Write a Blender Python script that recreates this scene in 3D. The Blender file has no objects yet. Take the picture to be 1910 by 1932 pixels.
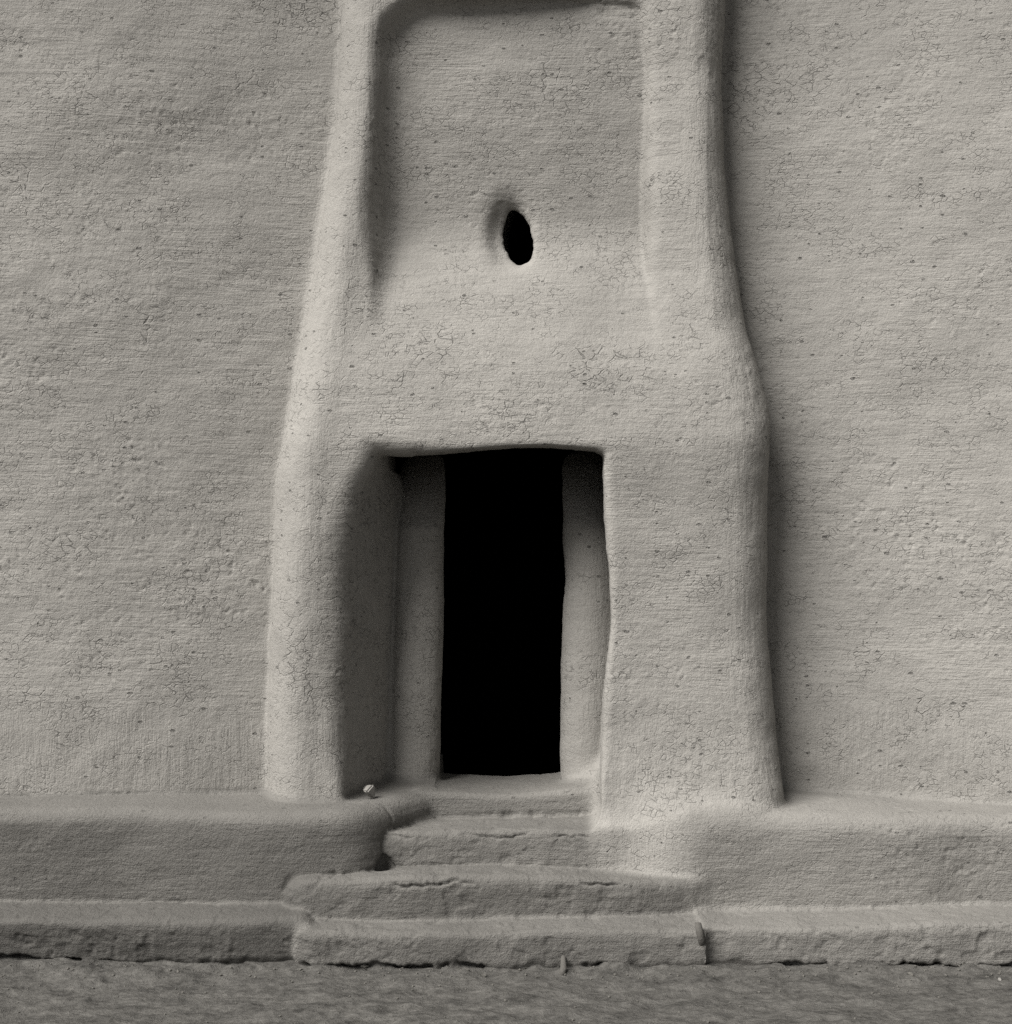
import bpy, math, random, time
import numpy as np
T0 = time.time()
f4 = np.float32

# ------------------------------------------------------------------ camera geometry
FPX, CX, HZ = 2624.0, 955.0, 1060.0      # focal length in px of a 1910x1932 picture, centre, horizon
CAMY, CAMZ = -5.467, 1.42

BAT = .055                               # the front leans back: metres of depth per metre of height
def X(px, y): return (px - CX) * (y - CAMY) / FPX
def Z(py, y):
    z = 1.
    for _ in range(12): z = CAMZ - (py - HZ) * (y + BAT * max(z - .5, 0) - CAMY) / FPX
    return z

def prof(pts, y, yz=-0.2, isx=True):
    """polyline of (value, picture row) -> function of z; value is a picture column or a length"""
    zs = np.array([Z(v, yz) for _, v in pts]); xs = np.array([X(u, y + BAT * max(Z(v, yz) - .5, 0)) if isx else u for u, v in pts])
    o = np.argsort(zs); zs = zs[o]; xs = xs[o]
    # smooth the polyline a little
    zz = np.linspace(-0.6, 5.2, 600); xx = np.interp(zz, zs, xs)
    k = np.hanning(17); k /= k.sum()
    xx = np.convolve(np.pad(xx, 8, mode='edge'), k, 'valid')
    zz = zz.astype(f4); xx = xx.astype(f4)
    return lambda z: np.interp(z, zz, xx).astype(f4)

XL = prof([(640,-300),(640,0),(628,200),(600,400),(575,560),(560,680),(540,800),(525,900),(518,1100),(508,1300),(500,1500),(498,1700)], -.13)
XR = prof([(1376,-300),(1374,0),(1364,120),(1372,300),(1390,450),(1405,600),(1428,690),(1447,780),(1445,900),(1445,1050),(1448,1200),(1453,1320),(1460,1420),(1472,1500),(1476,1700)], -.12)
YFL = prof([(-.18,-300),(-.18,0),(-.18,300),(-.195,500),(-.225,620),(-.27,720),(-.31,840),(-.30,1000),(-.27,1300),(-.25,1500)], 0, isx=False)
YFR = prof([(-.18,-300),(-.18,0),(-.18,300),(-.195,500),(-.23,620),(-.28,720),(-.31,840),(-.275,960),(-.27,1200),(-.30,1380),(-.36,1500)], 0, isx=False)
YP = prof([(-.115,-300),(-.108,0),(-.078,200),(-.035,400),(-.052,445),(-.110,500),(-.165,550),(-.215,610),(-.30,680),(-.6,1000)], 0, isx=False)
NL = prof([(742,-300),(742,0),(742,300),(740,450),(724,560),(716,700)], -.05)
NR = prof([(1206,-300),(1208,20),(1218,120),(1212,300),(1214,450),(1220,560),(1226,700)], -.1)
DLF = prof([(712,840),(705,870),(676,920),(652,1000),(643,1100),(640,1300),(642,1500),(642,1800)], -.28)
DLB = prof([(732,840),(740,900),(744,1000),(738,1150),(735,1300),(735,1500),(735,1800)], .15, .1)
DR = prof([(1141,840),(1142,900),(1147,1000),(1152,1080),(1151,1180),(1143,1280),(1136,1400),(1130,1500),(1130,1800)], -.24)
CLX = prof([(790,850),(790,1000),(786,1200),(780,1400),(778,1530)], .22, .1)
CLR = prof([(.098,850),(.100,1000),(.104,1150),(.108,1300),(.112,1450),(.118,1530)], 0, .1, False)
CRX = prof([(1114,850),(1114,1000),(1116,1100),(1112,1250),(1110,1400),(1110,1500)], .22, .1)
CRR = prof([(.100,850),(.104,930),(.108,1050),(.110,1200),(.112,1400),(.118,1480)], 0, .1, False)
CRX_SHIFT = 0.0

def smin(a, b, k):
    h = np.maximum(k - np.abs(a - b), 0) / k
    return np.minimum(a, b) - h * h * k * .25
def smax(a, b, k): return -smin(-a, -b, k)

WX = np.linspace(-5, 5, 400)
_sl = np.interp(WX, (-5, -2.3, -1.9, -1.5, -1.1, -.8, .7, 1.1, 1.6, 2.2, 3, 5), (0, 0, .03, .12, .22, .14, 0, -.14, -.25, -.32, -.2, 0))
WY = np.cumsum(_sl) * (WX[1] - WX[0]); WY -= np.interp(0, WX, WY)
def comps(x, y, z):
    """signed distances (negative inside the clay) of every piece, in fixed order"""
    # main wall, gently concave in plan, slightly battered
    y = y - BAT * np.clip(z - .5, 0, 9)
    w = np.interp(x, WX, WY).astype(f4) - .012 * np.clip(3.2 - z, -2, 4) + .035
    wall = w - y
    # doorway surround: a rounded slab standing out of the wall
    xl = XL(z); xr = XR(z)
    t = np.clip((x - xl) / (xr - xl), 0, 1)
    yf = YFL(z) * (1 - t) + YFR(z) * t
    t2 = t * t * (3 - 2 * t)
    yf = yf - .02 * np.exp(-((x - (xl + .10)) / .10) ** 2) * (z < 9) - .015 * np.exp(-((x - (xr - .22)) / .16) ** 2)
    yf = yf + .055 * (1 - np.clip((x - NR(z)) / .24, 0, 1)) * np.clip((x - .2) / .2, 0, 1) * np.clip((z - 2.15) / .4, 0, 1)
    xc = (xl + xr) * .5; hw = (xr - xl) * .5
    r = np.where(x < xc, .19, .15).astype(f4)
    r = np.minimum(r, -yf * .85)
    qx = np.abs(x - xc) - hw + r; qy = (yf - y) + r
    sur = np.sqrt(np.maximum(qx, 0) ** 2 + np.maximum(qy, 0) ** 2) + np.minimum(np.maximum(qx, qy), 0) - r
    # niche panel
    yp = YP(z)
    nl = NL(z) - np.clip(yp - y, 0, .2) * .60; nr = NR(z) + np.clip(yp - y, 0, .2) * .35
    zt = Z(20, -.05) + .012 * np.sin(x * 7) + np.clip(yp - y, 0, .2) * .25
    zt = zt - .13 * np.clip((nl + .16 - x) / .16, 0, 1) ** 2
    nich = smax(smax(nl - x, x - nr, .02), z - zt, .05)
    nich = smax(nich, y - yp, (.012 + .033 * np.clip((.1 - x) / .4, 0, 1)).astype(f4))
    # door recess
    dlf = DLF(z); dlb = DLB(z)
    s = np.clip((y + .28) / .43, -.3, 1.3)
    
    dl = dlf + (dlb - dlf) * s
    dr = DR(z) + np.clip(y + .2, 0, 1) * .14
    ztop = Z(850, -.30) + .008 * np.sin(x * 9 + 1) + .45 * np.clip(y + .22, 0, .3)
    ztop = ztop + .008 * np.clip(x / .4, -1, 1)
    cut1 = smax(smax(dl - x, x - dr, .03), z - ztop, .035)
    cut1 = np.maximum(cut1, y - .24 - .40 * np.clip((z - Z(990, .2)) / .25, 0, 1))
    cut1 = np.maximum(cut1, .3 - z)
    up = np.clip((z - Z(925, .3)) / .10, 0, 1); up = up * up * (3 - 2 * up)
    dcc = np.maximum(np.maximum(-.345 - .14 * up - x, x - .335 - .14 * up), np.maximum(z - ztop - .06, .35 - z))
    dcc = np.where(y < .12, np.maximum(dcc, np.maximum(np.maximum(-.345 - x, x - .335), z - ztop - .0)), dcc)
    # peep hole
    hx = X(976, .1); hz = Z(457, 0)
    a = math.radians(11)
    u = (x - hx) - .10 * (y + .06); v = z - hz - .12 * (y + .06)
    uu = u * math.cos(a) + v * math.sin(a); vv = -u * math.sin(a) + v * math.cos(a)
    rr = np.sqrt((uu / .052) ** 2 + (vv / .108) ** 2)
    th_ = np.arctan2(vv, uu); rr = rr + .035 * np.sin(3 * th_ + 1) + .03 * np.sin(7 * th_) + .02 * np.sin(13 * th_ + 2)
    hole = (rr - 1 - 2.5 * np.clip(y - yp - .03, 0, .3)) * .055
    fx = x - (hx - .03); fz = z - (hz + .02)
    fun = (np.sqrt((fx / .085) ** 2 + (fz / .14) ** 2 + ((y - yp) / .055) ** 2) - 1) * .055
    # body of clay
    pan = yp - y
    body = smin(wall, smax(sur, -nich, .035), .035)
    body = smax(body, -fun, .036)
    body = smax(body, -hole, .022)
    body = smax(body, -cut1, (.03 + .05 * np.clip((-.15 - x) / .3, 0, 1)).astype(f4) * np.clip((z - .4) / .3, .3, 1))
    body = smax(body, -dcc, .02)
    # posts inside the recess
    lean = .85 * np.clip(z - Z(1000, .2), 0, .6) ** 1.35 * 2.2
    pl = np.sqrt((x - CLX(z)) ** 2 + (y - .22 - lean) ** 2) - CLR(z)
    pr = np.sqrt((x - CRX(z)) ** 2 + (y - .22 - lean) ** 2) - CRR(z)
    top = z - ztop - .3
    tz = z - Z(800, .2)
    pl = np.maximum(smax(pl, tz, .20), .3 - z); pr = np.maximum(smax(pr, tz, .20), .3 - z)
    # threshold
    zth = .532 - .014 * np.clip(1 - ((x + .02) / .26) ** 2, -1, 1)
    th = smax(smax(z - zth, (-.05 - .05 * np.clip(.55 - z, 0, .2)) - y, .035), np.maximum(-.36 - x, x - .5), .03)
    th = np.maximum(th, y - .40)
    # benches
    wob = .012 * np.sin(x * 3.1 + .5) + .007 * np.sin(x * 8.3)
    bl = smax(z - (.535 + .05 * (y + .1) + .3 * wob), (-.455 + .11 * np.clip(.48 - z, 0, .6) + wob) - y, .06)
    bl = smax(bl, (x + .515) * .858 - (y + .45) * .513 , .10)
    bl = np.maximum(bl, x + .28)
    br = smax(z - (.515 + .05 * (y + .1) + .01 * np.sin(x * 2.2) ), (-.43 + .04 * np.clip(.5 - z, 0, .6) + wob * 1.2) - y, .09)
    en = smax(-(x - .445) * .965 - (y + .06) * .26, -(x - .535) * .651 - (y + .33) * .759, .06) - .12 * np.clip(.5 - z, 0, .4)
    br = smax(br, en, .08)
    br = np.maximum(br, .30 - x)
    # ledges
    ll = smax(z - (.180 + .03 * (y + .5) - .004 * np.sin(x * 4)), (-.625 + .20 * np.clip(.16 - z, 0, .2) + .012 * np.sin(x * 2.3 + 1)) - y, .04)
    ll = smax(ll, x + .70, .04)
    lr = smax(z - (.158 + .03 * (y + .5) + .004 * np.sin(x * 5) + .012 * np.clip(x - .8, 0, 1.5)), (-.655 + .015 * np.clip((x - .66) / .06, 0, 1) + .012 * np.sin(x * 3.3)) - y, .035)
    lr = np.maximum(lr, .69 - x)
    # steps
    s1 = smax(z - (.148 + .02 * (y + .5) + .005 * np.sin(x * 5)), (-.665 + .010 * np.sin(x * 4.3)) - y, .035)
    s1 = smax(smax(s1, -.725 - x, .07), x - .70, .01)
    s2 = smax(z - (.290 + .02 * (y + .4) + .006 * np.sin(x * 4 + 2) - .015 * np.clip((x - .3) / .3, 0, 1)), (-.515 + .012 * np.sin(x * 5 + 1) + .10 * np.clip((x - .25) / .45, 0, 1) ** 1.5) - y, .035)
    s2 = smax(smax(s2, -.785 - .2 * (y + .5) - x - .12 * np.clip(.25 - z, 0, .3), .09), x - .72, .05)
    s3 = smax(z - (.425 + .02 * (y + .2) + .005 * np.sin(x * 6)), (-.335 + .012 * np.sin(x * 6 + 2) - .06 * np.clip(.4 - z, 0, .2)) - y, .03)
    s3 = smax(s3, np.maximum(-.50 - x, x - .58), .03)
    return dict(wall=wall, sur=sur, pan=pan, body=body, nich=nich, pl=pl, pr=pr, th=th, bl=bl, br=br, ll=ll, lr=lr, s1=s1, s2=s2, s3=s3,
                hole=hole, fun=fun, cut=cut1, dcc=dcc)

def field(x, y, z):
    c = comps(x, y, z)
    f = c['body']
    f = smin(f, c['pl'], .02)
    f = smin(f, c['pr'], .03 + .06 * np.clip((.75 - z) / .3, 0, 1))
    th = smin(c['th'], c['s3'], .012)
    f = smin(f, th, .02 + .10 * np.clip((x - .22) / .16, 0, 1))
    f = smin(f, c['bl'], .018)
    f = smin(f, c['br'], .022 + .10 * np.clip((1.02 - x) / .35, 0, 1))
    f = smin(f, smin(c['s2'], c['s3'], .015), .015 + .025 * np.clip((x - .35) / .3, 0, 1))
    f = smax(f, .036 - np.sqrt((x + .445) ** 2 + ((y + .365) * .8) ** 2 + ((z - .305) * .9) ** 2), .012)
    f = smax(f, .045 - np.sqrt(((x + 1.80) * .7) ** 2 + (y + .60) ** 2 + ((z - .03) * 1.3) ** 2), .012)
    f = smin(f, smin(c['ll'], c['s1'], .05), .022)
    f = smin(f, c['lr'], .022)
    return f

# ------------------------------------------------------------------ surface nets on a graded grid
def axis(lo, flo, fhi, hi, h):
    mid = list(np.arange(flo, fhi + h * .5, h)); s = h
    a = []; v = flo
    while v > lo: s = min(s * 1.12, .07); v -= s; a.append(v)
    b = []; v = mid[-1]; s = h
    while v < hi: s = min(s * 1.12, .07); v += s; b.append(v)
    r = a[::-1] + mid + b
    while (len(r) - 1) % 5: r.append(r[-1] + s if b else r[-1] + h)
    return np.array(r, dtype=f4)
H = .0055
AX = axis(-4.6, -2.15, 2.15, 4.6, H)
AY = axis(-.80, -.74, .36, .66, H)
AZ = axis(-.06, -.03, 3.72, 4.9, H)
NX, NY, NZ = len(AX), len(AY), len(AZ)

cx, cy, cz = AX[::5], AY[::5], AZ[::5]
mx = (cx[1:] + cx[:-1]) / 2; my = (cy[1:] + cy[:-1]) / 2; mz = (cz[1:] + cz[:-1]) / 2
blocks = []
for i in range(len(mx)):
    yy, zz = np.meshgrid(my, mz, indexing='ij')
    F = field(np.full_like(yy, mx[i]), yy, zz)
    dd = .5 * np.sqrt((cx[i+1] - cx[i]) ** 2 + (cy[1:] - cy[:-1])[:, None] ** 2 + (cz[1:] - cz[:-1])[None, :] ** 2)
    j, k = np.nonzero(np.abs(F) < dd * 1.9 + .012)
    blocks.append(np.stack([np.full_like(j, i), j, k], 1))
blocks = np.concatenate(blocks)
print('blocks', len(blocks), 'grid', NX, NY, NZ, time.time() - T0)
o6 = np.arange(6); keys = []; poss = []; edges = []
CO = np.array([(a, b, c) for a in (0, 1) for b in (0, 1) for c in (0, 1)])
ED = [(a, b) for a in range(8) for b in range(a + 1, 8) if abs(CO[a] - CO[b]).sum() == 1]
for s in range(0, len(blocks), 4000):
    B = blocks[s:s + 4000] * 5
    I = B[:, 0, None, None, None] + o6[None, :, None, None] + np.zeros((1, 6, 6, 6), int)
    J = B[:, 1, None, None, None] + o6[None, None, :, None] + np.zeros((1, 6, 6, 6), int)
    K = B[:, 2, None, None, None] + o6[None, None, None, :] + np.zeros((1, 6, 6, 6), int)
    F = field(AX[I], AY[J], AZ[K])
    neg = F < 0
    cnt = np.zeros((len(B), 5, 5, 5), np.int8)
    for a, b, c in CO: cnt += neg[:, a:a+5, b:b+5, c:c+5]
    n, i, j, k = np.nonzero((cnt > 0) & (cnt < 8))
    V = np.stack([F[n, i + a, j + b, k + c] for a, b, c in CO], 1)
    gi, gj, gk = I[n, i, j, k], J[n, i, j, k], K[n, i, j, k]
    acc = np.zeros((len(n), 3), f4); num = np.zeros(len(n), f4)
    for a, b in ED:
        va, vb = V[:, a], V[:, b]
        m = (va < 0) != (vb < 0)
        t = np.where(m, va / np.where(m, va - vb, 1), 0)
        p = CO[a][None, :] + (CO[b] - CO[a])[None, :] * t[:, None]
        acc += np.where(m[:, None], p, 0); num += m
    acc /= num[:, None]
    P = np.stack([AX[gi] + acc[:, 0] * (AX[gi + 1] - AX[gi]), AY[gj] + acc[:, 1] * (AY[gj + 1] - AY[gj]), AZ[gk] + acc[:, 2] * (AZ[gk + 1] - AZ[gk])], 1)
    keys.append((gi * NY + gj) * NZ + gk); poss.append(P)
    s0 = V[:, 0] < 0
    edges.append(np.stack([s0 != (V[:, 4] < 0), s0 != (V[:, 2] < 0), s0 != (V[:, 1] < 0), s0], 1))
keys = np.concatenate(keys); poss = np.concatenate(poss); edges = np.concatenate(edges)
o = np.argsort(keys); keys, poss, edges = keys[o], poss[o], edges[o]
def look(k):
    q = np.minimum(np.searchsorted(keys, k), len(keys) - 1)
    return np.where(keys[q] == k, q, -1)
SX, SY, SZ = NY * NZ, NZ, 1
quads = []
for axn, (d1, d2) in enumerate(((SY, SZ), (SZ, SX), (SX, SY))):
    m = edges[:, axn]; k0 = keys[m]; inside = edges[m, 3]
    q = np.stack([look(k0), look(k0 - d1), look(k0 - d1 - d2), look(k0 - d2)], 1)
    ok = (q >= 0).all(1); q = q[ok]; ins = inside[ok]
    q[~ins] = q[~ins][:, ::-1]
    quads.append(q)
quads = np.concatenate(quads)
print('verts', len(poss), 'quads', len(quads), time.time() - T0)

# ------------------------------------------------------------------ noise displacement
def hash3(i, j, k, seed):
    h = (i.astype(np.uint32) * np.uint32(374761393) + j.astype(np.uint32) * np.uint32(668265263) + k.astype(np.uint32) * np.uint32(2147483647 - 12345) + np.uint32(seed * 97531 + 7))
    h = (h ^ (h >> np.uint32(13))) * np.uint32(1274126177)
    h = (h ^ (h >> np.uint32(16))) * np.uint32(2246822519)
    return ((h ^ (h >> np.uint32(15))) & np.uint32(0xffffff)).astype(f4) / f4(0xffffff) * 2 - 1
def vnoise(x, y, z, seed=0):
    xi = np.floor(x); yi = np.floor(y); zi = np.floor(z)
    fx, fy, fz = x - xi, y - yi, z - zi
    xi = xi.astype(np.int64) + 5000; yi = yi.astype(np.int64) + 5000; zi = zi.astype(np.int64) + 5000
    fx = fx * fx * fx * (fx * (fx * 6 - 15) + 10); fy = fy * fy * fy * (fy * (fy * 6 - 15) + 10); fz = fz * fz * fz * (fz * (fz * 6 - 15) + 10)
    r = 0
    for a in (0, 1):
        wa = fx if a else 1 - fx
        for b in (0, 1):
            wb = fy if b else 1 - fy
            for c in (0, 1):
                r = r + hash3(xi + a, yi + b, zi + c, seed) * wa * wb * (fz if c else 1 - fz)
    return r
def fbm(x, y, z, s, seed, n=3):
    r = 0; a = 1.
    for q in range(n):
        r = r + a * vnoise(x / s + 13.7 * q, y / s, z / s, seed + q); s *= .5; a *= .5
    return r

def vnormals(P, Q):
    d1 = P[Q[:, 2]] - P[Q[:, 0]]; d2 = P[Q[:, 3]] - P[Q[:, 1]]
    n = np.cross(d1, d2); N = np.zeros_like(P)
    for a in range(3):
        for c in range(4):
            N[:, a] += np.bincount(Q[:, c], n[:, a], len(P)).astype(f4)
    return N / np.maximum(np.linalg.norm(N, axis=1), 1e-12)[:, None]
N = vnormals(poss, quads)
x, y, z = poss.T
sm = lambda a, b, t: (lambda q: q * q * (3 - 2 * q))(np.clip((t - a) / (b - a), 0, 1))
c = comps(x, y, z)
low = np.minimum.reduce([c['bl'], c['br'], c['ll'], c['lr'], c['s1'], c['s2'], c['s3'], c['th']])
isl = sm(.03, .0, low)                                   # 1 on benches, ledges and steps
steps = sm(.02, 0, np.minimum.reduce([c['s1'], c['s2'], c['s3'], c['ll'], c['lr']]))
# direction of the hand strokes: vertical on the posts, pillars and the foot of the wall
vert = np.maximum(sm(.02, -.0, c['pl']), sm(.02, -.0, c['pr']))
vert = np.maximum(vert, sm(.06, .0, c['sur']) * np.maximum(sm(.03, -.01, x - XL(z) - .2), sm(.03, -.01, XR(z) - .18 - x)) )
vert = np.maximum(vert, sm(.88, .80, z + .03 * vnoise(x * 4, y, z, 5)) * (1 - isl)) * (1 - isl)
d = .010 * vnoise(x / .55, y / .55, z / .4, 1) + .0045 * vnoise(x / .21, y / .21, z / .17, 2) + .002 * vnoise(x / .09, y / .09, z / .07, 3)
calm = .35 + .65 * isl
rough = sm(-.2, .7, vnoise(x / .5, y / .5, z / .35, 9))   # patches of rougher render
d += (.0009 + .0006 * steps) * fbm(x, y, z, .035, 11, 3) * (.6 + .8 * rough)
hs = vnoise(x / .16, y / .16, z / .016, 21) + .6 * vnoise(x / .07 + 3, y / .07, z / .011, 22)
vs = vnoise(x / .016, y / .016, z / .16, 23) + .6 * vnoise(x / .011 + 3, y / .011, z / .07, 24)
d += .0007 * (hs * (1 - vert) + vs * vert)
# blisters and pits
wx_ = x + .006 * vnoise(x / .02, y / .02, z / .02, 33); wz_ = z + .006 * vnoise(x / .02, y / .02, z / .02, 34)
rx = .8 * wx_ + .6 * wz_; rz = -.6 * wx_ + .8 * wz_
pn = vnoise(rx / .017, y / .017, rz / .015, 31); d -= .0026 * sm(.62, .84, pn) * (1 - .5 * vert) * (.4 + rough)
pn = vnoise(rx / .02 + 9, y / .02, rz / .022, 32); d += .0016 * sm(.60, .85, pn) * (.4 + rough)
#crumbled noses and joints of the steps
wobx = .010 * vnoise(x / .09, x * 0, x * 0, 41) + .006 * vnoise(x / .03, x * 0, x * 0, 42) + .003 * vnoise(x / .012, x * 0, x * 0, 43)
def groove(zc, wd, dp, mask):
    return -dp * np.exp(-((z - zc - wobx) / wd) ** 2) * mask
front = sm(.3, .8, -N[:, 1])
gap = sm(-.35, .35, vnoise(x / .11, x * 0, x * 0, 44) + .4 * vnoise(x / .03, x * 0, x * 0, 47)) * 1.2
wobx = wobx * 1.0
d += groove(.020, .008, .030, sm(.03, .0, np.minimum(c['s1'], np.minimum(c['ll'], c['lr']))) * gap * (z < .07))
d += groove(.005, .02, .012, sm(.03, .0, np.minimum(c['s1'], np.minimum(c['ll'], c['lr']))))
d += groove(.530, .004, .009, sm(.02, .0, c['th']) * front * sm(-.30, -.26, x) * sm(.30, .25, x))
d += groove(.410, .0045, .012, sm(.01, .0, c['s3']) * front * sm(-.1, .5, vnoise(x / .14, x * 0, x * 0, 45)))
d += groove(.272, .005, .014, sm(.01, .0, c['s2']) * front * sm(.0, .4, vnoise(x / .17, x * 0, x * 0, 46)))
jn = 1.5 * sm(-.55, .0, vnoise(x / .10, y / .10, z / .10, 80)) * (.6 + .4 * vnoise(x / .02, y / .02, z / .02, 81)); jw = .006 * vnoise(x / .03, y / .03, z / .03, 82)
for a_, b_, w_, dp in (('wall', 'sur', .013, .008), ('wall', 'bl', .012, .007), ('wall', 'br', .012, .006), ('sur', 'bl', .012, .006), ('bl', 'll', .014, .007), ('br', 'lr', .014, .006), ('bl', 's2', .014, .010),
                      ('bl', 's3', .014, .012), ('s1', 's2', .013, .009), ('s2', 's3', .013, .010), ('s3', 'th', .016, .012), ('ll', 's1', .014, .006), ('br', 's2', .014, .007), ('br', 's3', .014, .006)):
    d -= dp * np.exp(-(((np.abs(c[a_] + jw) + np.abs(c[b_] - jw)) / w_) ** 2)) * jn
chip = sm(.35, .6, fbm(x, y, z, .05, 50, 3)) * steps
d -= .0035 * chip
d += .0022 * fbm(x, y, z, .06, 60, 4) * steps * sm(.0, .09, z) * .8
worn = np.clip(np.maximum(isl * (.92 - .50 * sm(-.3, .6, x)), steps * (1.25 - .25 * sm(-.8, -.6, x) - .3 * sm(.5, 1.0, x))), 0, 1.3)  # also sets how much benches, ledges and steps are darkened, more towards the left
poss = poss + N * d[:, None]
print('noise', time.time() - T0)

# ------------------------------------------------------------------ which piece each face belongs to
FC = poss[quads].mean(1); FX, FY, FZ = FC.T
c = comps(FX, FY, FZ)
names = ['wall', 'sur', 'pan', 'pl', 'pr', 'th', 'bl', 'br', 'll', 'lr', 's1', 's2', 's3']
surv = np.where(np.abs(c['sur']) < 1, c['sur'], c['sur'])
inn = sm(.0, 1, 0)
D = {}
big = f4(9)
carved = np.minimum(np.abs(c['cut']), np.abs(c['dcc']))
D['wall'] = np.abs(c['wall']) - .0
D['sur'] = np.minimum(np.abs(c['sur']), np.minimum(np.abs(c['nich']) + .012, carved))
D['sur'] = np.where((FX > XL(FZ) - .01) & (FX < XR(FZ) + .01), D['sur'], np.abs(c['sur']) + .01)
D['pan'] = np.where((c['nich'] < .03) & (YP(FZ) > YFL(FZ) - .0) & (FZ < 4.0), np.abs(c['pan']) - .004, big)
D['hole'] = np.where((c['hole'] < .02) & (FY - BAT * (FZ - .5) > YP(FZ) + .015) & (FZ > 2.3), f4(-1), big)
D['wall'] = np.where((FX > XL(FZ)) & (FX < XR(FZ)), big, D['wall'])
for n in ('pl', 'pr', 'th', 'bl', 'br', 'll', 'lr', 's1', 's2', 's3'): D[n] = np.abs(c[n])
D['bl'] = np.where(FX > -.28, big, D['bl'] ); D['br'] = np.where(FX < .3, big, D['br'])
D['th'] = np.where(FZ > .62, big, D['th'])
names = list(D.keys())
DS = np.stack([D[n] for n in names]).astype(f4); lab = np.argmin(DS, 0)
# majority smoothing of the labels over the quad corners
for it in range(3):
    cntv = np.zeros((len(poss), len(names)), f4)
    for q in range(4): np.add.at(cntv, (quads[:, q], lab), 1)
    lab = cntv[quads].sum(1).argmax(1) if len(quads) < 300000 else np.concatenate([cntv[quads[s:s+200000]].sum(1).argmax(1) for s in range(0, len(quads), 200000)])
def islands(q):
    u, inv = np.unique(q, return_inverse=True); inv = inv.reshape(q.shape); g = np.arange(len(u))
    while True:
        m = g[inv].min(1); g2 = g.copy()
        for k in range(4): np.minimum.at(g2, inv[:, k], m)
        g2 = g2[g2]; g2 = g2[g2]
        if (g2 == g).all(): return g[inv[:, 0]]
        g = g2
for it in range(7):
    nbad = 0
    for k in range(len(names)):
        if names[k] == 'wall': continue
        w_ = np.nonzero(lab == k)[0]
        if not len(w_): continue
        g = islands(quads[w_]); uu_, ct = np.unique(g, return_counts=True)
        bad = w_[g != uu_[ct.argmax()]]
        nbad += len(bad); DS[k, bad] = 99; lab[bad] = np.argmin(DS[:, bad], 0)
    if not nbad: break
print('labels', {n: int((lab == i).sum()) for i, n in enumerate(names)}, time.time() - T0)

# ------------------------------------------------------------------ materials
class NT:
    def __init__(s, name):
        s.m = bpy.data.materials.new(name); s.m.use_nodes = True; s.t = s.m.node_tree; s.t.nodes.clear()
    def n(s, t, **k):
        o = s.t.nodes.new(t)
        for a, b in k.items(): setattr(o, a, b)
        return o
    def put(s, sock, v):
        if isinstance(v, bpy.types.NodeSocket): s.t.links.new(v, sock)
        else: sock.default_value = v
    def math(s, op, a, b=0., c=0.):
        o = s.n('ShaderNodeMath', operation=op)
        for i, v in enumerate((a, b, c)): s.put(o.inputs[i], v)
        return o.outputs[0]
    def mapr(s, v, a, b, c=0., d=1., smooth=True):
        o = s.n('ShaderNodeMapRange', interpolation_type='SMOOTHSTEP' if smooth else 'LINEAR')
        for i, q in enumerate((v, a, b, c, d)): s.put(o.inputs[i], q)
        return o.outputs[0]
    def vec(s, v, sc, off=(0, 0, 0)):
        o = s.n('ShaderNodeMapping'); s.put(o.inputs['Vector'], v); o.inputs['Scale'].default_value = sc; o.inputs['Location'].default_value = off
        return o.outputs[0]
    def noise(s, v, sc, det=2., rough=.5, dist=0.):
        o = s.n('ShaderNodeTexNoise'); s.put(o.inputs['Vector'], v); o.inputs['Scale'].default_value = sc
        o.inputs['Detail'].default_value = det; o.inputs['Roughness'].default_value = rough; o.inputs['Distortion'].default_value = dist
        return o.outputs['Fac']
    def vor(s, v, sc, feature='F1', out='Distance', rnd=1.):
        o = s.n('ShaderNodeTexVoronoi', feature=feature); s.put(o.inputs['Vector'], v); o.inputs['Scale'].default_value = sc
        o.inputs['Randomness'].default_value = rnd
        return o.outputs[out]

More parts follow.
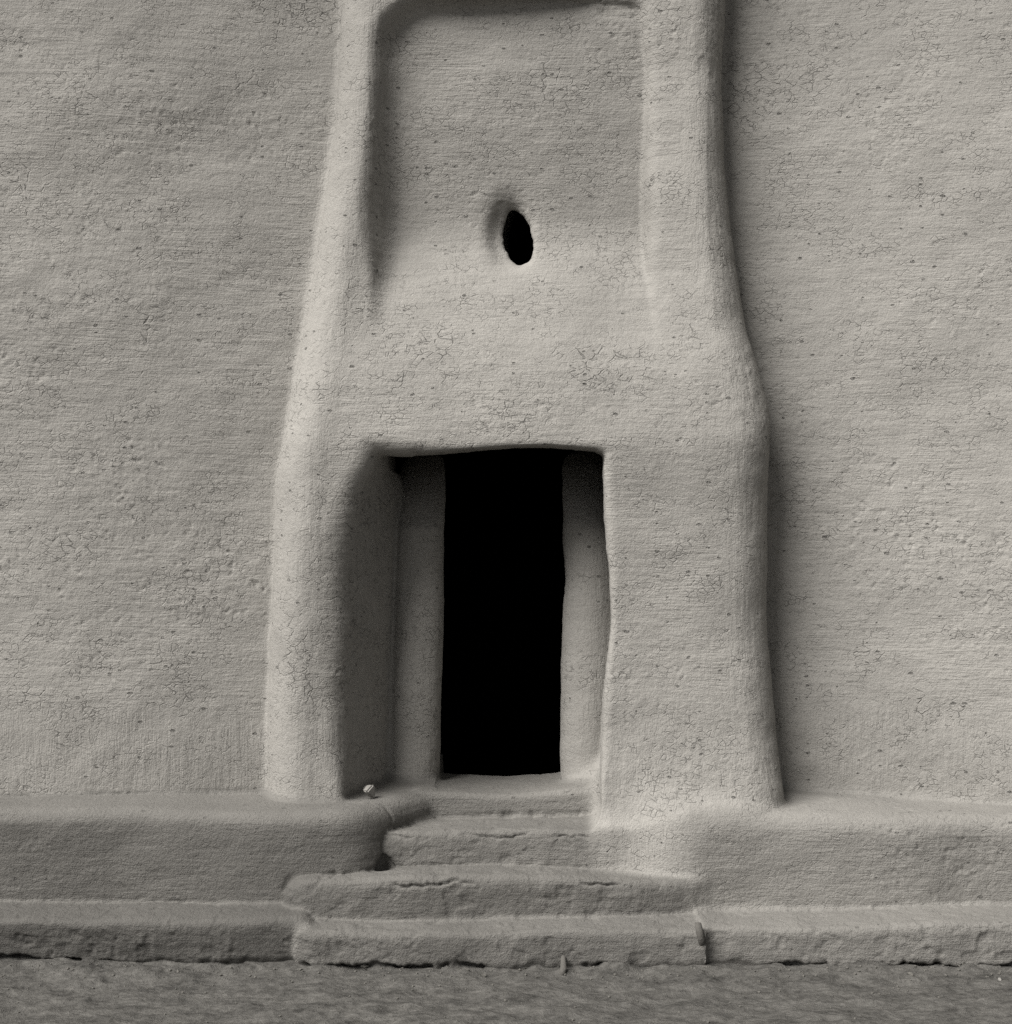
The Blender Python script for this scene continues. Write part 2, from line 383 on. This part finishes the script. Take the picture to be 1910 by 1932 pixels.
def mud(name, base=(.36, .345, .315), crack=1., stroke=1., tone=1.):
    t = NT(name); worn = t.n('ShaderNodeAttribute', attribute_name='worn').outputs['Fac']; grit = t.math('ADD', 1., t.math('MULTIPLY', worn, .6)); crack = t.math('SUBTRACT', crack, t.math('MULTIPLY', worn, .7)); P = t.n('ShaderNodeNewGeometry').outputs['Position']
    va = t.n('ShaderNodeAttribute', attribute_name='stroke_vertical').outputs['Fac']
    # hand strokes (horizontal or vertical)
    hA = t.noise(t.vec(P, (12, 12, 135)), 1., 3, .6); hB = t.noise(t.vec(P, (150, 150, 11)), 1., 3, .6)
    st = t.math('ADD', t.math('MULTIPLY', hA, t.math('SUBTRACT', 1., va)), t.math('MULTIPLY', hB, va))
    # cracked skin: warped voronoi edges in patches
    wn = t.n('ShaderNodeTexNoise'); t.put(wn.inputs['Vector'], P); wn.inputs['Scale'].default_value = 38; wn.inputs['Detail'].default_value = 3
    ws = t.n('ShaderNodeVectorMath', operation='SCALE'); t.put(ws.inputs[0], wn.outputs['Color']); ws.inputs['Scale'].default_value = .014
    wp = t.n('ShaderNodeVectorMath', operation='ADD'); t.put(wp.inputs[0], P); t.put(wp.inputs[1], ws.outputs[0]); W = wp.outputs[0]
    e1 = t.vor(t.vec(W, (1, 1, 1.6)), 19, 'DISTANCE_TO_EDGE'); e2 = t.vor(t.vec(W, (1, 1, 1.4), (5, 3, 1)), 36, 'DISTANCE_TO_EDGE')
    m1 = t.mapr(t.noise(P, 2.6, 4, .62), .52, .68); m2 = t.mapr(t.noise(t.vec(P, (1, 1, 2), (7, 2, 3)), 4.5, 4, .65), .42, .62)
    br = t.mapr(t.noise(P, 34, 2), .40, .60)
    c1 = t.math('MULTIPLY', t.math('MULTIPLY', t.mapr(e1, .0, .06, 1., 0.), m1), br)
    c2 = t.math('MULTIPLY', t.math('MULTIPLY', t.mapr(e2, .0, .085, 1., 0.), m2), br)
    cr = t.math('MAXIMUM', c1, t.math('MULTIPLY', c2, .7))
    # pits: sparse small holes
    pv = t.n('ShaderNodeTexVoronoi', feature='F1'); t.put(pv.inputs['Vector'], t.vec(W, (1, 1, 1.8))); pv.inputs['Scale'].default_value = 26
    sep = t.n('ShaderNodeSeparateColor'); t.put(sep.inputs[0], pv.outputs['Color'])
    rad = t.math('MULTIPLY', t.math('POWER', sep.outputs[0], 6.), .27)
    pit = t.mapr(t.math('SUBTRACT', pv.outputs['Distance'], rad), -.06, .03, 1., 0.)
    pit = t.math('MULTIPLY', t.math('MULTIPLY', pit, t.mapr(rad, .05, .12)), t.math('MULTIPLY', t.math('SUBTRACT', 1., t.math('MULTIPLY', worn, .6)), t.mapr(t.noise(P, 170, 2, .6), .38, .55)))
    # grit
    g1 = t.noise(P, 210, 3, .7); g2 = t.noise(P, 620, 2, .7)
    # height in metres
    h = t.math('MULTIPLY', st, t.mapr(t.noise(P, 3.3, 3, .6), .35, .65, .0014, .0042))
    h = t.math('ADD', h, t.math('MULTIPLY', g1,   t.math('MULTIPLY', .0030, grit)))
    h = t.math('ADD', h, t.math('MULTIPLY', g2, t.math('MULTIPLY', .0007, grit)))
    h = t.math('ADD', h, t.math('MULTIPLY', t.noise(P, 70, 3, .6), t.math('MULTIPLY',   .0036, grit)))
    h = t.math('SUBTRACT', h, t.math('MULTIPLY', cr, t.math('MULTIPLY', .0042, crack)))
    h = t.math('SUBTRACT', h, t.math('MULTIPLY', pit, .0060))
    bp = t.n('ShaderNodeBump'); bp.inputs['Strength'].default_value = 1.; bp.inputs['Distance'].default_value = 1.; t.put(bp.inputs['Height'], h)
    # colour: dusty clay with faint blotches, shade inside the cracks painted in
    blot = t.math('ADD', t.mapr(t.noise(P, 1.7, 5, .6), .3, .7, -.10, .10, False), t.mapr(t.noise(t.vec(P, (1, 1, 3)), 11, 4, .6), .3, .7, -.05, .05, False))
    blot = t.math('ADD', blot, t.mapr(g2, .25, .75, -.16, .16, False))
    blot = t.math('ADD', blot, t.mapr(t.noise(P, 330, 1, .5), .25, .75, -.17, .17, False))
    k = t.math('MULTIPLY', t.math('ADD', 1., blot), t.math('SUBTRACT', 1., t.math('MULTIPLY', worn, .46)))
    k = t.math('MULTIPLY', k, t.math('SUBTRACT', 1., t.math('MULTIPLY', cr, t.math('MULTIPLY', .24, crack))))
    k = t.math('MULTIPLY', k, t.math('SUBTRACT', 1., t.math('MULTIPLY', pit, .45)))
    col = t.n('ShaderNodeVectorMath', operation='SCALE'); col.inputs[0].default_value = base; t.put(col.inputs['Scale'], k)
    b = t.n('ShaderNodeBsdfPrincipled'); t.put(b.inputs['Base Color'], col.outputs[0]); b.inputs['Roughness'].default_value = .95
    b.inputs['Specular IOR Level'].default_value = .12; t.put(b.inputs['Normal'], bp.outputs[0])
    o = t.n('ShaderNodeOutputMaterial'); t.put(o.inputs[0], b.outputs[0])
    return t.m

def plain(name, col, rough=.9, bump=.002, sc=120):
    t = NT(name); P = t.n('ShaderNodeNewGeometry').outputs['Position']
    n = t.noise(P, sc, 4, .65)
    k = t.mapr(n, .2, .8, .75, 1.25, False)
    v = t.n('ShaderNodeVectorMath', operation='SCALE'); v.inputs[0].default_value = col; t.put(v.inputs['Scale'], k)
    bp = t.n('ShaderNodeBump'); bp.inputs['Strength'].default_value = 1.; bp.inputs['Distance'].default_value = 1.; t.put(bp.inputs['Height'], t.math('MULTIPLY', n, bump))
    b = t.n('ShaderNodeBsdfPrincipled'); t.put(b.inputs['Base Color'], v.outputs[0]); b.inputs['Roughness'].default_value = rough
    b.inputs['Specular IOR Level'].default_value = .15; t.put(b.inputs['Normal'], bp.outputs[0])
    o = t.n('ShaderNodeOutputMaterial'); t.put(o.inputs[0], b.outputs[0])
    return t.m

CLAY = (.25, .2405, .223)
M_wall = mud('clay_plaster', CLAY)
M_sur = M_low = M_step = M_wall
M_dark = plain('unlit_room_black', (.008, .008, .007), .95)  # near-black colour stands in for the dark of the unlit room
M_stone = plain('pale_stone', (.20, .192, .178), .85, .002, 60)
M_wood = plain('weathered_wood', (.085, .081, .074), .9, .003, 140)
M_peb = plain('clay_crumbs', (.13, .125, .113), .95, .003, 160)

# ------------------------------------------------------------------ objects
COL = bpy.context.scene.collection
def link_mesh(name, V, Fq, mat, parent=None, smooth=True, att=None):
    me = bpy.data.meshes.new(name)
    me.vertices.add(len(V)); me.vertices.foreach_set('co', np.asarray(V, f4).ravel())
    Fq = np.asarray(Fq, np.int32); k = Fq.shape[1]
    me.loops.add(Fq.size); me.loops.foreach_set('vertex_index', Fq.ravel())
    me.polygons.add(len(Fq)); me.polygons.foreach_set('loop_start', np.arange(0, Fq.size, k, dtype=np.int32))
    me.polygons.foreach_set('use_smooth', np.full(len(Fq), smooth))
    if att is not None:
        for an, av in zip(('stroke_vertical', 'worn'), att):
            a = me.attributes.new(an, 'FLOAT', 'POINT'); a.data.foreach_set('value', np.asarray(av, f4))
    me.update(calc_edges=True); me.validate()
    me.materials.append(mat)
    ob = bpy.data.objects.new(name, me); COL.objects.link(ob)
    if parent: ob.parent = parent
    return ob
def empty(name, loc=(0, 0, 0)):
    o = bpy.data.objects.new(name, None); o.location = loc; COL.objects.link(o); return o
def tag(o, label=None, cat=None, group=None, kind=None):
    for k, v in (('label', label), ('category', cat), ('group', group), ('kind', kind)):
        if v: o[k] = v
def piece(key, name, mat, parent=None):
    idx = names.index(key) if isinstance(key, str) else None
    q = quads[lab == idx]
    u, inv = np.unique(q, return_inverse=True)
    V = poss[u]; org = np.array((0, 0, 0), f4)
    return link_mesh(name, V, inv.reshape(q.shape), mat, parent, True, (vert[u], worn[u]))

bld = empty('mud_house'); tag(bld, 'mud plastered house front with a dark doorway, raised pillared surround and blind niche', 'house')
piece('wall', 'wall', M_wall, bld)
piece('sur', 'doorway_surround', M_sur, bld)
piece('pan', 'niche_panel', M_sur, bld)
piece('hole', 'peep_hole', M_sur, bld)
for k in ('pl', 'pr'): piece(k, 'door_post', M_sur, bld)
piece('th', 'threshold', M_low, bld)
bn = piece('bl', 'clay_bench', M_low); tag(bn, 'raised clay bench left of the steps, with a small pale stone lying on it', 'bench')
piece('ll', 'bench_ledge', M_low, bn)
bn = piece('br', 'clay_bench', M_low); tag(bn, 'raised clay bench right of the steps, blending smoothly into the door jamb', 'bench')
piece('lr', 'bench_ledge', M_low, bn)
st = empty('front_steps', (0, 0, 0)); tag(st, 'three worn clay steps leading up to the dark doorway', 'steps')
for k in ('s1', 's2', 's3'): piece(k, 'step', M_step, st)

# body of the house behind the front, with a room inside, its darkness painted as black walls
def boxes(name, bs, mat, parent):
    V = []; Q = []
    for (x0, x1, y0, y1, z0, z1) in bs:
        b = len(V)
        V += [(x0,y0,z0),(x1,y0,z0),(x1,y1,z0),(x0,y1,z0),(x0,y0,z1),(x1,y0,z1),(x1,y1,z1),(x0,y1,z1)]
        Q += [[b+i for i in f] for f in ((0,3,2,1),(4,5,6,7),(0,1,5,4),(1,2,6,5),(2,3,7,6),(3,0,4,7))]
    return link_mesh(name, V, Q, mat, parent, False, (np.zeros(len(V)), np.zeros(len(V))))
xe0, xe1, ze = float(AX[0]), float(AX[-1]), float(AZ[-1])
boxes('side_wall', [(xe0-.3, xe0+.05, -.9, 6.3, -.3, ze+.1)], M_wall, bld)
boxes('side_wall', [(xe1-.05, xe1+.3, -.9, 6.3, -.3, ze+.1)], M_wall, bld)
boxes('back_wall', [(xe0+.05, xe1-.05, 6., 6.3, -.3, ze+.1)], M_wall, bld)
boxes('roof', [(xe0-.34, xe1+.34, -.35, 6.34, ze-.02, ze+.25)], M_wall, bld)
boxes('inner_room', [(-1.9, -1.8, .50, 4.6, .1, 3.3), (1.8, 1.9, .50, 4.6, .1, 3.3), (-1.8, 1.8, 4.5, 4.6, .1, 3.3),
                     (-1.8, 1.8, .50, 4.5, .1, .2), (-1.8, 1.8, .50, 4.5, 3.2, 3.3)], M_dark, bld)

# ground: graded sheet, fine in front of the steps
gx = axis(-60, -2.3, 2.3, 60, .011); gy = axis(-60, -1.5, -.35, 40, .011)
def geo(lo, flo, fhi, hi, h, g=1.25):
    mid = list(np.arange(flo, fhi + h * .5, h)); a = []; v = flo; s = h
    while v > lo: s *= g; v -= s; a.append(v)
    b = []; v = mid[-1]; s = h
    while v < hi: s *= g; v += s; b.append(v)
    return np.array(a[::-1] + mid + b, f4)
gx = geo(-150, -2.3, 2.3, 150, .010); gy = geo(-150, -1.35, -.40, 150, .008)
GX, GY = np.meshgrid(gx, gy, indexing='ij')
near = np.exp(-np.clip(-1.0 - GY, 0, 99) / 3)
def gh(a, b):
    zz = np.zeros_like(a)
    r = .012 * vnoise(a / .5, b / .5, zz, 71) + .006 * vnoise(a / .16, b / .09, zz, 72) + .0055 * fbm(a, b * 1.6, zz, .06, 73, 4)
    r += .004 * sm(.35, .75, vnoise(a / .035, b / .035, zz, 75)) + .02 * sm(-.5, -2.2, a) * sm(-1.0, -.6, b)
    crumb = sm(-.80, -.66, b)
    r += crumb * .010 + crumb * .012 * sm(.1, .8, vnoise(a / .05, b / .04, zz, 76))
    return r + .004
GZ = gh(GX, GY)
n1, n2 = len(gx), len(gy)
ii = np.arange(n1 - 1)[:, None] * n2 + np.arange(n2 - 1)[None, :]
Q = np.stack([ii, ii + n2, ii + n2 + 1, ii + 1], -1).reshape(-1, 4)
def ground_mat():
    t = NT('trodden_earth'); P = t.n('ShaderNodeNewGeometry').outputs['Position']
    a = t.noise(t.vec(P, (1, 1.8, 1)), 7, 5, .65); b = t.noise(t.vec(P, (1, 1.6, 1)), 38, 4, .65); g = t.noise(P, 260, 3, .7); g2 = t.noise(P, 650, 2, .7)
    k = t.math('ADD', t.mapr(a, .3, .7, .62, 1.5, False), t.mapr(b, .3, .7, -.32, .32, False))
    k = t.math('ADD', k, t.mapr(g2, .25, .75, -.14, .14, False))
    v = t.n('ShaderNodeVectorMath', operation='SCALE'); v.inputs[0].default_value = (.084, .081, .075); t.put(v.inputs['Scale'], k)
    h = t.math('ADD', t.math('MULTIPLY', b, .016), t.math('ADD', t.math('MULTIPLY', g, .0045), t.math('MULTIPLY', g2, .0015)))
    bp = t.n('ShaderNodeBump'); bp.inputs['Distance'].default_value = 1.; bp.inputs['Strength'].default_value = 1.; t.put(bp.inputs['Height'], h)
    s = t.n('ShaderNodeBsdfPrincipled'); t.put(s.inputs['Base Color'], v.outputs[0]); s.inputs['Roughness'].default_value = .95
    s.inputs['Specular IOR Level'].default_value = .1; t.put(s.inputs['Normal'], bp.outputs[0])
    o = t.n('ShaderNodeOutputMaterial'); t.put(o.inputs[0], s.outputs[0]); return t.m
g = link_mesh('ground', np.stack([GX, GY, GZ], -1).reshape(-1, 3), Q, ground_mat()); tag(g, kind='structure', label='bare trodden earth in front of the house', cat='ground')

# loose things -------------------------------------------------------
def rock(name, loc, size, seed, mat, facets=14, rot=0.):
    import bmesh
    rnd = random.Random(seed); bm = bmesh.new()
    for _ in range(facets):
        a, b = rnd.uniform(0, 6.283), math.acos(rnd.uniform(-1, 1)); r = rnd.uniform(.8, 1.08)
        bm.verts.new((size[0] * .5 * r * math.sin(b) * math.cos(a), size[1] * .5 * r * math.sin(b) * math.sin(a), size[2] * .5 * r * math.cos(b)))
    bmesh.ops.convex_hull(bm, input=bm.verts)
    bmesh.ops.delete(bm, geom=[v for v in bm.verts if not v.link_faces], context='VERTS')
    bmesh.ops.bevel(bm, geom=list(bm.edges), offset=min(size) * .07, segments=2, affect='EDGES')
    zl = min(v.co.z for v in bm.verts)
    for v in bm.verts: v.co.z -= zl
    me = bpy.data.meshes.new(name); bm.to_mesh(me); bm.free(); me.materials.append(mat)
    ob = bpy.data.objects.new(name, me); ob.location = loc; ob.rotation_euler = (0, 0, rot); COL.objects.link(ob)
    return ob
from mathutils.bvhtree import BVHTree
near_q = quads[(np.abs(FX) < 2.2) & (FZ < .75)]
u, inv = np.unique(near_q, return_inverse=True)
bvh = BVHTree.FromPolygons([tuple(p) for p in poss[u].tolist()], inv.reshape(near_q.shape).tolist())
def drop(px, py, ground=False):
    """where the line of sight of the photograph meets clay or ground"""
    from mathutils import Vector
    dr = Vector(((px - CX) / FPX, 1., -(py - HZ) / FPX)).normalized(); o = Vector((0, CAMY, CAMZ))
    hit = bvh.ray_cast(o, dr)[0]
    t = (0.0 - CAMZ) / dr.z if dr.z < 0 else 99
    gp = o + dr * t
    for _ in range(6):
        zz = float(gh(np.array([gp.x], f4), np.array([gp.y], f4))[0]); gp = o + dr * ((zz - CAMZ) / dr.z)
    if hit is None or (gp - o).length < (hit - o).length: return gp
    return hit
p = drop(700, 1507)
s = rock('stone', (p.x, p.y, p.z - .003), (.082, .066, .072), 12, M_stone, 9, .7); tag(s, 'small pale angular stone lying on the left bench beside the door jamb', 'stone')

def peg(pts, rads, mat, seed, label):
    V = []; Q = []; nseg = 10; rnd = random.Random(seed)
    ph = [rnd.uniform(.88, 1.12) for _ in range(nseg)]
    for (a, r) in zip(pts, rads):
        for q in range(nseg):
            t = q / nseg * 6.2832; V.append((a[0] + r * ph[q] * math.cos(t), a[1] + r * ph[(q + 3) % nseg] * math.sin(t), a[2]))
    for i in range(len(pts) - 1):
        for q in range(nseg):
            b = i * nseg; Q.append((b + q, b + (q + 1) % nseg, b + nseg + (q + 1) % nseg, b + nseg + q))
    c0 = len(V); V.append(pts[0]); V.append((pts[-1][0], pts[-1][1], pts[-1][2] + rads[-1] * .3))
    b = (len(pts) - 1) * nseg
    F = [list(q) for q in Q] + [[(q + 1) % nseg, q, c0] for q in range(nseg)] + [[b + q, b + (q + 1) % nseg, c0 + 1] for q in range(nseg)]
    me = bpy.data.meshes.new('wooden_peg'); me.from_pydata(V, [], F); me.polygons.foreach_set('use_smooth', [True] * len(me.polygons)); me.materials.append(mat)
    ob = bpy.data.objects.new('wooden_peg', me); COL.objects.link(ob); tag(ob, label, 'peg'); return ob
a = drop(1322, 1775)
peg([(a.x + .006, a.y + .03, a.z - .04), (a.x + .004, a.y - .002, a.z), (a.x - .003, a.y - .006, a.z + .03), (a.x - .008, a.y + .004, a.z + .060)], [.014, .0155, .015, .012], M_wood, 3,
    'short dark wooden stub sticking up out of the lowest step')
a = drop(1062, 1840); b = drop(1061, 1806)
peg([(a.x, a.y + .004, a.z - .012), (a.x - .002, a.y - .003, a.z + .006), (a.x + .003, a.y, a.z + .026), (b.x + .004, b.y + .004, b.z), (b.x, b.y + .012, b.z + .03)], [.009, .0125, .012, .009, .006], M_wood, 8,
    'short upright stick leaning against the front of the lowest step')
spots = [((1886, 1850), .020, 'white pebble under the right ledge near the picture edge', M_stone), ((1682, 1849), .022, 'small crumb lying below the round gap of the right ledge', M_peb),
         ((1718, 1846), .030, 'rounded clod half tucked beneath the right ledge', M_peb), ((912, 1842), .022, 'clay crumb between two cracks below the lowest step', M_peb),
         ((686, 1830), .030, 'clod below the left corner of the lowest step', M_peb), ((552, 1842), .034, 'clod fallen off the left corner of the lowest step', M_peb),
         ((335, 1834), .020, 'lone small pebble on the earth left of the steps', M_peb)]
for i, ((u_, v_), r_, l_, m_) in enumerate(spots):
    p = drop(u_, v_); o_ = rock('pebble', (p.x, p.y, p.z - r_ * .2), (r_, r_ * .85, r_ * .75), 40 + i, m_, 14, i); tag(o_, l_, 'pebble', 'loose bits at the foot of the steps')

# crumbs and grit on the earth: far too many to count, one object
rnd = random.Random(77); CV = []; CF = []
ico = [(0, 0, 1), (.89, 0, .45), (.28, .85, .45), (-.72, .53, .45), (-.72, -.53, .45), (.28, -.85, .45), (.72, .53, -.45), (-.28, .85, -.45), (-.89, 0, -.45), (-.28, -.85, -.45), (.72, -.53, -.45), (0, 0, -1)]
icf = [(0,1,2),(0,2,3),(0,3,4),(0,4,5),(0,5,1),(1,6,2),(2,7,3),(3,8,4),(4,9,5),(5,10,1),(6,7,2),(7,8,3),(8,9,4),(9,10,5),(10,6,1),(11,7,6),(11,8,7),(11,9,8),(11,10,9),(11,6,10)]
cx_ = np.array([rnd.uniform(-2.4, 2.4) for _ in range(1500)], f4)
cy_ = np.array([-.66 - min(rnd.expovariate(1 / .06), .9) if rnd.random() < .6 else rnd.uniform(-1.6, -.64) for _ in range(1500)], f4)
cz_ = gh(cx_, cy_)
for X_, Y_, Z_ in zip(cx_.tolist(), cy_.tolist(), cz_.tolist()):
    r_ = .0016 + .0045 * rnd.random() ** 4; b_ = len(CV)
    CV += [(X_ + a_[0] * r_ * rnd.uniform(.7, 1.3), Y_ + a_[1] * r_ * rnd.uniform(.7, 1.3), Z_ + r_ * .3 + a_[2] * r_ * rnd.uniform(.5, 1.)) for a_ in ico]
    CF += [(b_ + i_, b_ + j_, b_ + k_) for i_, j_, k_ in icf]
gc = link_mesh('grit', CV, CF, plain('dry_crumbs', (.10, .096, .087), .95), None, False); tag(gc, 'fine crumbs of dry clay strewn along the foot of the steps', 'grit', kind='stuff')

# ------------------------------------------------------------------ light, sky, camera
ELEV, AZI = 48, -52          # sun direction: degrees above the horizon; degrees from straight in front of the wall (negative = left)
sun = bpy.data.lights.new('sun', 'SUN'); sun.energy = 5.; sun.angle = math.radians(40); sun.color = (1, .975, .94)
so = bpy.data.objects.new('sun', sun); COL.objects.link(so)
from mathutils import Vector
e, a = math.radians(ELEV), math.radians(AZI)
dirv = Vector((math.sin(a) * math.cos(e), -math.cos(a) * math.cos(e), math.sin(e)))
so.rotation_euler = dirv.to_track_quat('Z', 'Y').to_euler()
wd = bpy.data.worlds.new('World'); bpy.context.scene.world = wd; wd.use_nodes = True
nt = wd.node_tree; nt.nodes.clear()
sky = nt.nodes.new('ShaderNodeTexSky'); sky.sky_type = 'NISHITA'; sky.sun_disc = False; sky.sun_elevation = e
sky.sun_rotation = math.atan2(dirv.x, dirv.y); sky.dust_density = .4; sky.air_density = .8; sky.altitude = 2200
hs = nt.nodes.new('ShaderNodeHueSaturation'); hs.inputs['Saturation'].default_value = .0     # monochrome photograph: neutral overcast light
bg = nt.nodes.new('ShaderNodeBackground'); bg.inputs['Strength'].default_value = .05
wo = nt.nodes.new('ShaderNodeOutputWorld')
nt.links.new(sky.outputs[0], hs.inputs['Color']); nt.links.new(hs.outputs[0], bg.inputs[0]); nt.links.new(bg.outputs[0], wo.inputs[0])

cam = bpy.data.cameras.new('camera'); co = bpy.data.objects.new('camera', cam); COL.objects.link(co)
co.location = (0, CAMY, CAMZ); co.rotation_euler = (math.pi / 2, 0, 0)
cam.sensor_fit = 'VERTICAL'; cam.sensor_height = 36; cam.lens = FPX / 1932 * 36; cam.shift_y = (HZ - 966) / 1932; cam.clip_end = 1000; cam.clip_start = .05
sc = bpy.context.scene; sc.camera = co
sc.view_settings.view_transform = 'Standard'; sc.view_settings.look = 'None'; sc.view_settings.exposure = .74; sc.view_settings.gamma = 1.
sc.cycles.max_bounces = 4; sc.cycles.diffuse_bounces = 3; sc.cycles.use_denoising = False
print('built', time.time() - T0)
